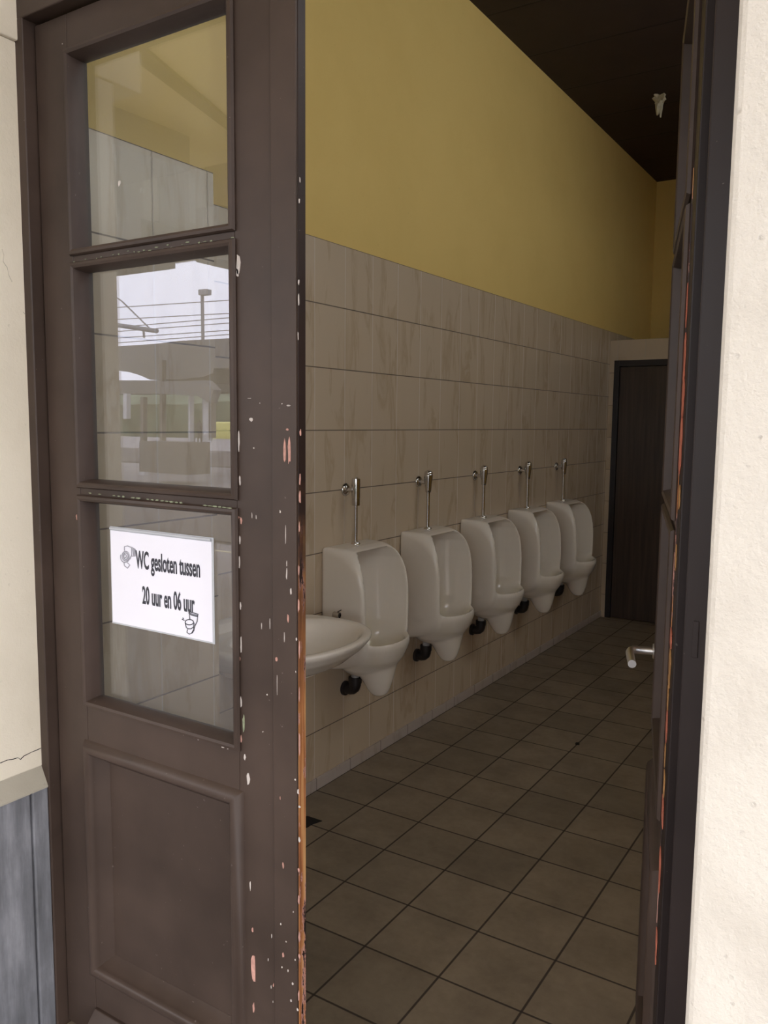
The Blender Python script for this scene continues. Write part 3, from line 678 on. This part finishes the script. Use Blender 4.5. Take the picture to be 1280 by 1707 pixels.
a = np_(238, 1003); b = np_(325, 1016)
text('20 uur en 06 uur', 'lettering', a[0], b[0], (np_(240, 1003)[1]+np_(323, 1018)[1])/2-.004, .060)
# the two little toilet drawings
def draw(name, strokes, mat, r=.0009):
    mb = MB()
    for s_ in strokes:
        P = [np_(*q) for q in s_]; mb.tube([(p[0], -.0010, p[1]) for p in P], r, 6)
    return mb.done(name, mat, no)
def ell(cx, cy, a, b, t0=0, t1=360, n=18, tilt=0):
    out = []
    for i in range(n+1):
        t_ = radians(t0+(t1-t0)*i/n); x_, y_ = a*cos(t_), b*sin(t_); c_, s_ = cos(radians(tilt)), sin(radians(tilt))
        out.append((cx+x_*c_-y_*s_, cy+x_*s_+y_*c_))
    return out
draw('toilet_drawing', [ell(316, 1037, 7, 4.5), [(309, 1038), (311, 1046), (314, 1048), (319, 1048), (323, 1045), (324, 1038)], [(313, 1049), (312, 1054), (316, 1057), (321, 1055), (324, 1050), (323, 1046)],
                        [(317, 1032), (316, 1022), (330, 1026), (329, 1036), (326, 1042)], [(315, 1022), (318, 1020), (331, 1024), (330, 1028), (316, 1024)], [(304, 1032), (308, 1034)], [(305, 1030), (307, 1031)], [(320, 1055), (324, 1048), (326, 1041)]], M['ink'], .0011)
draw('toilet_drawing', [ell(210, 927, 6, 8), ell(210, 927, 4, 5.5), ell(209, 928, 7.5, 9.5, 20, 200), [(208, 918), (208, 911), (213, 910), (221, 913), (226, 916)], [(220, 913), (220, 925), (217, 932)], [(226, 916), (226, 927), (221, 927)],
                        [(207, 937), (208, 943), (213, 947), (217, 942), (213, 938)], [(222, 915), (223, 926)], [(224, 915), (225, 926)], ell(209, 927, 2, 3)], M['ink_grey'], .0013)

# ================================================================= STATION OUTSIDE (seen mirrored in the panes)
GY = DY+.0305
def mir(px, py, Yp):
    p = onY(px, py, 2*GY-Yp); return Vector((p.x, Yp, p.z))
def mirz(px, py, z):
    d = ray(px, py); t_ = (z-CAMZ)/d.z; return Vector((d.x*t_, 2*GY-d.y*t_, z))
EY = -5.4
mb = MB().box((-60, EY, -.30), (9, 0.95, 0)); structure(mb.done('ground', M['concrete']), 'grey platform paving outside the doorway', 'ground')
mb = MB().box((-60, -4.98, 0), (9, -4.90, .004)); structure(mb.done('trim_4', M['yline']), 'pale yellow safety line along the platform edge', 'line')
mb = MB().box((-260, -160, -1.3), (60, EY, -1.0)); structure(mb.done('ground_tracks', M['ballast']), 'ballasted track bed beyond the platform', 'ground')
mb = MB().box((-90, -19, -1.0), (9, -10.5, 0)); tag(mb.done('island_platform', M['concrete'], bevel=.03), 'grey island platform mirrored in the middle pane', 'platform')
# own canopy
CZ2 = 4.35; c0 = mir(345, 272, -4.0)
cn = empty('platform_canopy', (-8, -1.5, 0)); tag(cn, 'cream-soffited platform canopy mirrored in the upper pane', 'canopy')
def cbox(nm, a, b, mat): return MB().box(tuple(Vector(a)-cn.location), tuple(Vector(b)-cn.location)).done(nm, M[mat], cn, bevel=.01)
cbox('soffit', (-20, -4.0, CZ2), (3.4, FY-.11, CZ2+.15), 'soffit')  # right-hand reach over the doorway is unseen, extended to keep skylight off the facade
zf = mir(300, 425, -4.0).z
cbox('fascia', (-20, -4.25, zf), (3.4, -4.0, CZ2+.3), 'fascia')
for px, py, w in ((240, 452, 1.05), (395, 445, .35)):
    p = mir(px, py, -3.9); cbox('bracket', (p.x-w*.55, -3.98, p.z), (p.x+w*.4, -3.5, zf+.3), 'fascia')
for px in (252, 330):
    p = mir(px, 330, -3.99); cbox('panel', (p.x-.12, -3.999, mir(px, 372, -3.99).z), (p.x+.12, -3.97, mir(px, 275, -3.99).z), 'fascia_l')
A, B = mirz(200, 180, CZ2), mirz(316, 237, CZ2)
cbox('edge_beam', (A.x-3.5, B.y+.12, CZ2-.32), (A.x, FY-.11, CZ2), 'fascia')
a1, a2, b1, b2 = mirz(232, 68, CZ2), mirz(232, 100, CZ2), mirz(392, 205, CZ2), mirz(392, 222, CZ2)
da, db = (b1-a1), (b2-a2)
q = [a1-da*.6, b1+da*.9, b2+db*.9, a2-db*.6]
mb = MB(); mb.prism([(p.x, p.y) for p in q], CZ2-.03, CZ2-.001, lambda a, b_, d: (a-cn.location.x, b_-cn.location.y, d)); mb.done('diagonal_beam', M['beam'], cn)
# island roof
def wall_poly(name, pix, Yp, thick, mat, label, cat, par=None):
    P = [mir(px, py, Yp) for px, py in pix]; mb = MB()
    mb.prism([(p.x, p.z) for p in P], Yp, Yp-thick, lambda a, b_, d: (a, d, b_)); o = mb.done(name, M[mat], par)
    if label: tag(o, label, cat)
    return o
ir = empty('island_canopy', (-18, -14, 0)); tag(ir, 'dark roof on columns over the island platform, mirrored in the middle pane', 'canopy')
def ip(name, pix, Yp, thick, mat):
    o = wall_poly(name, pix, Yp, thick, mat, None, None, ir); o.location = -ir.location; return o
ip('roof_edge', [(150, 579), (200, 577), (260, 573), (300, 568), (420, 562), (460, 560), (460, 610), (356, 614), (354, 622), (340, 628), (300, 632), (250, 633), (232, 625), (214, 620), (150, 612)], -14, 3.5, 'roof2')
ip('roof_edge', [(150, 634), (300, 634), (392, 627), (460, 624), (460, 645), (392, 652), (340, 655), (300, 656), (150, 657)], -17.6, 1.0, 'roof2')
ip('gutter_board', [(262, 636), (340, 634), (356, 650), (348, 672), (330, 660), (262, 656)], -13.2, .3, 'roof2')
for px, w, y0, y1, mt in ((208, 6, 656, 698, 'column'), (236, 5, 662, 735, 'beam'), (268, 4, 600, 735, 'beam'), (315, 3, 660, 738, 'column'), (343, 9, 655, 736, 'column'), (351, 5, 655, 730, 'beam'), (236, 9, 736, 792, 'column')):
    ip('column', [(px-w/2, y0), (px+w/2, y0), (px+w/2, y1), (px-w/2, y1)], -13.6, .15, mt)
# far greenery and hill
hl = MB(); rings = []
for i in range(41):
    x_ = -190+6.5*i; h = 5.6+.5*sin(i*.7)+.3*sin(i*1.9)
    rings.append([(x_, -62, -1.2), (x_, -61, h*.6), (x_, -66, h), (x_, -76, h*1.05), (x_, -84, -1.2)])
hl.loft(rings); tag(hl.done('embankment', M['hedge'], smooth=True), 'green overgrown embankment beyond the tracks, mirrored in the middle pane', 'embankment', kind='structure')
sh = wall_poly('waiting_shelter', [(232, 735), (312, 738), (312, 792), (232, 786)], -12.2, .8, 'beam', 'dark low shelter on the island platform, mirrored in the middle pane', 'shelter')
# train
tn = empty('train_carriage', (mir(350, 740, -55).x, -55, 0)); tag(tn, 'yellow train carriage mirrored at the right of the middle pane', 'train')
t0, t1 = mir(350, 703, -55), mir(350, 742, -55)
MB().box((0, -2.6, t1.z+.25), (22, 0, t0.z)).done('carriage_body', M['train'], tn, bevel=.18)
for k in range(8): MB().box((2.6+2.2*k, -.02, (t0.z+t1.z)/2+.05), (4.0+2.2*k, .03, (t0.z+t1.z)/2+.75)).done('window', M['darkglass'], tn, bevel=.05)
for k in (2, 18): MB().box((k, -2.4, t1.z-.15), (k+2.4, -.2, t1.z+.27)).done('bogie', M['dark'], tn, bevel=.05)
# lamp mast
p = mir(337, 489, -30); mb = MB(); mb.tube([(p.x, -30, -1), (p.x, -30, p.z)], .09, 8); lm = mb.done('lamp_post', M['steel']); tag(lm, 'tall lamp post against the sky mirrored in the middle pane', 'lamp post')
a = mir(335, 492, -30); b = mir(348, 491, -30); MB().box((a.x, -30.2, a.z-.02), (b.x, -29.8, a.z+.26)).done('lamp_head', M['steel'], lm)
# catenary
def wire(p, q, Yp, r=.018, sag=0):
    A, B = mir(*p, Yp), mir(*q, Yp); d = B-A; A2, B2 = A-d*.25, B+d*.3; n = 10
    mb = MB(); mb.tube([A2+(B2-A2)*(i/n)+Vector((0, 0, -sag*4*(i/n)*(1-i/n))) for i in range(n+1)], r, 5)
    o = mb.done('overhead_wire', M['steel']); return o
wl = [((203, 512), (388, 500)), ((203, 532), (388, 522)), ((203, 545), (388, 529)), ((203, 552), (388, 538)), ((203, 563), (388, 550)), ((203, 571), (388, 557))]
for i, (p, q) in enumerate(wl):
    tag(wire(p, q, -20), ('topmost thin overhead wire' if i == 0 else 'thin overhead wire, number %s from the top,' % ['one', 'two', 'three', 'four', 'five', 'six'][i])+' crossing the mirrored sky', 'wire', 'overhead wires above the tracks')
cb = empty('catenary_bracket', mir(230, 545, -20.6)); tag(cb, 'slanted catenary arm at the left of the mirrored sky', 'catenary arm')
def rel(p): return tuple(mir(*p, -20.6)-cb.location)
MB().tube([rel((160, 536)), rel((203, 543)), rel((262, 552))], .09, 8).done('arm', M['steel'], cb)
MB().tube([rel((170, 480)), rel((203, 502)), rel((252, 550))], .03, 6).done('stay', M['steel'], cb)
MB().tube([rel((239, 549)), rel((240, 563))], .05, 6).done('dropper', M['steel'], cb)
# standing travellers far off (small, dark)
def person(px, py, sc, lean, label):
    b = mirz(px, py, 0.0)
    me = bpy.data.meshes.new('person'); J = [(0, 0, .95), (0, 0, 1.2), (0, 0, 1.45), (0, 0, 1.55), (0, .01, 1.68), (.18, 0, 1.42), (.25, .02, 1.15), (.22, .14, .95), (-.18, 0, 1.42), (-.25, .02, 1.15), (-.22, .10, .92), (.10, 0, .88), (.12, .03*lean, .48), (.13, -.02, .06), (.13, .12, .03), (-.10, 0, .88), (-.12, .05, .48), (-.13, -.04*lean, .06), (-.13, .10, .03)]
    E_ = [(0, 1), (1, 2), (2, 3), (3, 4), (2, 5), (5, 6), (6, 7), (2, 8), (8, 9), (9, 10), (0, 11), (11, 12), (12, 13), (13, 14), (0, 15), (15, 16), (16, 17), (17, 18)]
    R_ = [.15, .14, .15, .06, .11, .07, .05, .035, .07, .05, .035, .10, .07, .05, .04, .10, .07, .05, .04]
    me.from_pydata(J, E_, []); o = bpy.data.objects.new('person', me); COL.objects.link(o); me.materials.append(M['dark'])
    sk = o.modifiers.new('skin', 'SKIN'); 
    for v, r_ in zip(me.skin_vertices[0].data if me.skin_vertices else [], R_): v.radius = (r_, r_)
    if not me.skin_vertices:
        bm = bmesh.new(); bm.from_mesh(me); lay = bm.verts.layers.skin.verify(); bm.verts.ensure_lookup_table()
        for v, r_ in zip(bm.verts, R_): v[lay].radius = (r_, r_)
        bm.verts[0][lay].use_root = True; bm.to_mesh(me); bm.free()
    o.modifiers.new('sub', 'SUBSURF').render_levels = 1
    o.location = b; o.scale = (sc, sc, sc); tag(o, label, 'person'); return o
mb = MB().box((-110, -54, -.9), (-28, -31, 0)); tag(mb.done('far_platform', M['concrete'], bevel=.03), 'distant paved platform beyond the island, mirrored in the middle pane', 'platform')
person(322, 740, .95, 1, 'distant person in dark clothes standing, left of two in the mirrored station')
person(333, 741, 1.0, -1, 'distant person in dark clothes standing, right of two in the mirrored station')
